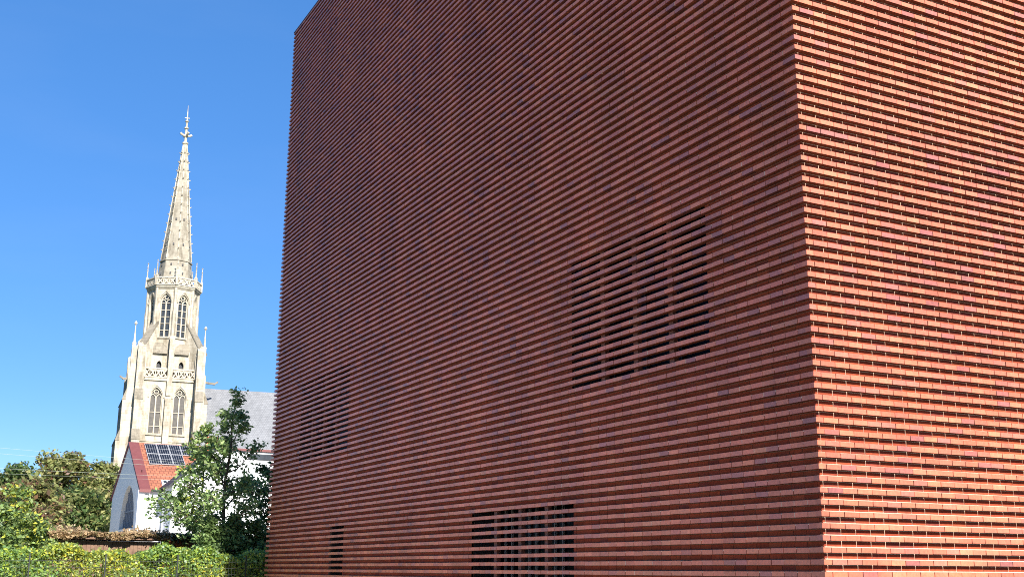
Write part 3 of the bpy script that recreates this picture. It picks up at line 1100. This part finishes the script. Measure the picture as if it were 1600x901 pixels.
# far trees left of the church
far = [
    ('broadleaf_tree', 'tallest olive tree near the church, its broad crown slightly brownish', 98, 112, 702, 3.9, OLIVE + RUST[:1], [4, 4, 3, 2, 1], 11000),
    ('broadleaf_tree', 'olive tree crowding close against the stone church tower, paler than the tallest tree', 152, 114, 716, 3.3, OLIVE, [4, 3, 3, 1], 9000),
    ('broadleaf_tree', 'rounded tree of a purer green than the olive trees nearer the church', 6, 118, 722, 4.2, GREEN + OLIVE[:2], [3, 4, 2, 3, 2, 1], 9000),
    ('broadleaf_tree', 'lower dark green tree filling the gap between the tallest tree and the gabled house', 118, 98, 762, 3.0, OLIVE[:3] + GREEN[:3], [3, 2, 3, 2, 2, 2], 8000),
    ('broadleaf_tree', 'low green tree seen just over the shed, beneath the tallest olive tree', 72, 96, 775, 2.8, GREEN + OLIVE[:2], [2, 3, 2, 2, 2, 2], 7000),
    ('broadleaf_tree', 'brownish tree behind the yellow sapling, with thin rusty foliage', 45, 84, 742, 2.4, RUST + OLIVE[:2], [1, 1, 1, 2, 4, 4], 6000),
    ('broadleaf_tree', 'green tree farther from the church than the rounded one, first of the row', -75, 116, 716, 4.0, GREEN + OLIVE[:2], [3, 4, 2, 3, 2, 1], 5000),
    ('broadleaf_tree', 'olive tree farther out in the row away from the church, broad and low', -160, 112, 730, 4.4, OLIVE + GREEN[:1], [4, 3, 3, 1, 2], 5000),
    ('broadleaf_tree', 'darker green tree at the outer end of the row away from the church', -250, 110, 720, 4.4, GREEN + OLIVE[:2], [3, 4, 2, 3, 2, 1], 5000),
]
for nm, lb, px, Y, ptop, cr_, pal, wt, nl in far:
    h = at(px, ptop, Y).z
    tree(nm, lb, gp_(px + 6, 800, Y), h, cr_, h * .28, nl, .42, pal, wt, M['palebark'], nlimb=20, clump=.95, group='trees left of the church', trunk_r=.22, shape=.9)

# red-leaved tree and yellow-green sapling at the left edge, nearer
h = at(20, 742, 62).z
tree('maple_tree', 'small rusty red tree right behind the yellow-green sapling', gp_(22, 800, 62), h, 1.7, 1.9, 4200, .22, RUST + [(.22, .13, .055)] + OLIVE[:2], [2, 3, 1, 2, 2, 2, 2], M['bark'], nlimb=16, clump=.45, trunk_r=.1)
h = at(32, 748, 46).z
tree('sapling', 'slender sapling with yellow-green leaves rising above the hedge on a bare pale stem', gp_(26, 800, 46), h, 1.0, 1.9, 1500, .18, LIME + FRESH, [2, 3, 2, 3, 3, 2, 2, 2], M['palebark'], nlimb=14, clump=.32, trunk_r=.045)
for px, Y, pt, lb in ((4, 45, 782, 'taller leafy green bush beside the sapling on the side away from the shed'), (52, 47, 796, 'dense green bush between the yellow sapling and the low shed')):
    h = at(px, pt, Y).z
    tree('bush', lb, gp_(px, 800, Y), h, 1.1, .5, 4200, .17, FRESH + LIME[:2], [3, 3, 2, 3, 2, 1], M['bark'], nlimb=16, clump=.42, trunk_r=.05, group='bushes behind the hedge', cat='bush')

# street tree straddling the edge of the building's shadow
TY = 42.0
h = at(362, 609, TY).z
tree('street_tree', 'slender leafy street tree beside the brick building, half in its shadow', gp_(344, 840, TY), h, 2.9, 1.9, 6200, .16, FRESH + GREEN[:2], [3, 3, 3, 1, 1, 1], M['bark'], nlimb=24, clump=.23, trunk_r=.09, shape=0, limb_up=.62, lean=(.2, 0), subs=5)
h = at(318, 648, 43.5).z
tree('street_tree', 'paler young tree in full sun between the dark street tree and the orange roof', gp_(312, 840, 43.6), h, 1.25, 2.7, 2800, .17, FRESH + LIME[:2], [3, 3, 3, 1, 1, 1], M['bark'], nlimb=16, clump=.28, trunk_r=.06, shape=.8, limb_up=.7)
h = at(440, 625, 45).z
tree('street_tree', 'tree mostly hidden behind the far corner of the brick building', gp_(444, 840, 45), h, 1.5, 2.0, 5000, .19, GREEN + FRESH[:2], [3, 3, 2, 2, 1, 1], M['bark'], nlimb=18, clump=.32, trunk_r=.1, shape=.8, limb_up=.7)
for px, Y, pt, cr_, lb in ((327, 41.2, 800, .6, 'bright green shrub at the foot of the street tree, still in sun'),
                           (362, 41.3, 800, .95, 'dark shrub in deep shadow just behind the street tree trunk'),
                           (398, 41.5, 806, .95, 'dark shrub in the shadow against the far corner of the brick building')):
    h = at(px, pt, Y).z
    tree('shrub', lb, gp_(px, 840, Y), h, cr_, .3, 4200, .14, FRESH + GREEN[:2], [3, 3, 1, 2, 2, 2], M['bark'], nlimb=16, clump=.36, trunk_r=.04, cat='shrub')


# hedge along the fence
def hedge(name, label, x0, x1, y0, y1, ztop, n, size, pal, wts):
    t = empty(name, ((x0 + x1) / 2, (y0 + y1) / 2, 0))
    tag(t, label, 'hedge')
    ox, oy = (x0 + x1) / 2, (y0 + y1) / 2
    u = rng.random(n)
    x = x0 + (x1 - x0) * rng.random(n)
    top = ztop + .11 * np.sin(x * 1.7) + .09 * np.sin(x * 4.1 + 1) + .06 * np.sin(x * 9)
    front = u < .55
    z = np.where(front, rng.random(n) * top, top - np.abs(rng.normal(0, .14, n)))
    bulge = .28 * np.sin(x * 2.3 + z * 1.9) + .18 * np.sin(x * 5.1 - z * 3.3)
    y = np.where(front, y0 + .15 + bulge + np.abs(rng.normal(0, .16, n)) + .22 * (z / ztop) ** 2, y0 + .3 + (y1 - y0) * rng.random(n))
    z += rng.normal(0, .05, n)
    # yellowing in patches
    pt = np.sin(x * 1.3 + .7) + np.sin(z * 2.1 + x * .6) + rng.normal(0, .6, n)
    v, c = leaf_cloud(np.stack([x - ox, y - oy, z], -1), size, pal, wts, up_bias=.3)
    yel = (pt > .5)[:, None]
    c = np.where(yel, c * np.array([1.16, 1.06, .9]), c * np.array([.80, .93, .95]))
    link('foliage', np_mesh('foliage', v, 4, c), M['leaf'], t)
    st = MB()
    for i in range(int((x1 - x0) / .35)):
        xx = x0 + .2 + i * .35 + random.uniform(-.1, .1)
        st.tube([(xx - ox, random.uniform(-.2, .2), 0), (xx - ox + random.gauss(0, .1), random.uniform(-.3, .2), ztop * .5), (xx - ox + random.gauss(0, .2), random.uniform(-.3, .2), ztop * .93)], [.03, .02, .008], 5)
    st.build('stems', M['bark'], t)
    return t


hedge('hedge', 'long yellow-green hedge growing along the mesh fence', .4, 12.3, 39.2, 41.0, 2.2, 50000, .125, LIME + FRESH, [4, 5, 2, 2, 3, 2, 3, 1])

# mesh fence in front of the hedge
FX = [at(px, 866, 38.7).x for px in (47, 166, 280, 385)]
stp = (FX[-1] - FX[0]) / 3
FX = [FX[0] - stp * 2, FX[0] - stp] + [FX[0] + stp * i for i in range(5)]
fe = empty('mesh_fence', (FX[0], 38.7, 0))
tag(fe, 'dark green welded mesh fence with slim posts in front of the yellow-green hedge', 'fence')
pm_ = MB(); pm_.box(-.02, .02, -.02, .02, 0, 2.08); pm_.box(-.023, .023, -.023, .023, 2.08, 2.1)
pme_ = pm_.mesh('post'); pme_.materials.append(M['steel'])
for x in FX: link('post', pme_, None, fe, (x - FX[0], 0, 0))
wm = MB()
for i in range(10): wm.box(.03, stp - .03, -.004, .004, .08 + i * .2, .088 + i * .2)
for i in range(int(stp / .1)): wm.box(.06 + i * .1, .065 + i * .1, -.0065, -.0042, .05, 1.98)
wme = wm.mesh('mesh_panel', recalc=False); wme.materials.append(M['mesh'])
for x in FX[:-1]: link('mesh_panel', wme, None, fe, (x - FX[0], 0, 0))

# low shed behind the hedge, its roof buried in dried creeper
SY = 48.0
sx0, sx1 = at(72, 840, SY).x, at(252, 840, SY).x
sz = at(150, 832, SY).z
sh = empty('shed', (sx0, SY, 0))
tag(sh, 'low weathered plank shed behind the hedge under a flat roof of dried brown creeper', 'shed')
m = MB()
nb = int((sx1 - sx0) / .16)
for i in range(nb):
    m.box(.05 + i * .16, .05 + i * .16 + .15, random.uniform(0, .012), .05, 0, sz - .3)
m.box(.04, sx1 - sx0 - .02, .05, 2.4, 0, sz - .3)
m.build('plank_wall', M['wood'], sh)
m = MB(); m.box(-.15, sx1 - sx0 + .1, -.3, 2.6, sz - .24, sz - .06); m.build('roof', M['woodroof'], sh)
m = MB(); m.box(-.16, sx1 - sx0 + .11, -.34, -.302, sz - .24, sz - .08); m.build('fascia', M['wood'], sh)
n = 9000
x = rng.uniform(-.25, sx1 - sx0 + .3, n); y = rng.uniform(-.4, 2.6, n)
z = sz - .06 + np.abs(rng.normal(0, .09, n)) * (1 + .6 * np.sin(x * 2.1))
dr = rng.random(n) < .5
y = np.where(dr, -.40 + rng.normal(0, .05, n), y); z = np.where(dr, sz + .02 - rng.random(n) * .19 * (1 + .45 * np.sin(x * 3) + .2 * np.sin(x * 11)), z)
v, c = leaf_cloud(np.stack([x, y, z], -1), .13, [(.46, .33, .18), (.54, .40, .23), (.36, .24, .13), (.24, .22, .09)], [4, 3, 2, 1])
link('dried_creeper', np_mesh('dried_creeper', v, 4, c), M['leaf'], sh)
m = MB()
wx0 = sx1 + .13
m.box(0, 5.0, 0, .3, 0, sz - .05)
gwl = m.build('garden_wall', M['redbrick'], loc=(wx0, SY + .4, 0))
tag(gwl, 'dark old brick garden wall in shadow between the shed and the brick building', 'wall')
n = 1500
v, c = leaf_cloud(np.stack([rng.uniform(-.2, 3.2, n), rng.normal(-.05, .12, n), sz - .1 - np.abs(rng.normal(0, .5, n)) * rng.random(n) + .15], -1), .15, GREEN + RUST[:2], [3, 3, 2, 2, 2, 1])
iv = link('ivy', np_mesh('ivy', v, 4, c), M['leaf'], gwl)

# overhead cables
for (xa, ya, xb, yb, lb) in ((0, 699, 330, 727, 'topmost pale overhead cable crossing in front of the trees and church'),
                             (0, 708, 330, 734, 'second pale overhead cable from the top, crossing the church tower foot'),
                             (0, 731, 330, 747, 'third pale overhead cable from the top, crossing above the white gable window'),
                             (0, 739, 330, 752, 'lowest and thinnest pale overhead cable across the trees')):
    a, c = at(xa, ya, 72), at(xb, yb, 72)
    d = c - a
    a2, c2 = a - d * 2.2, c + d * 1.6
    pts = [a2.lerp(c2, i / 24) + Vector((0, 0, 0)) for i in range(25)]
    m = MB()
    rr = .004 if 'lowest' in lb else .006
    for i in range(25):
        f = i / 24
        pts[i] -= Vector((0, 0, .35 * (4 * f * (1 - f) - .98)))
    m.tube(pts, rr, 5)
    tag(m.build('overhead_cable', M['wire']), lb, 'cable', 'overhead cables')
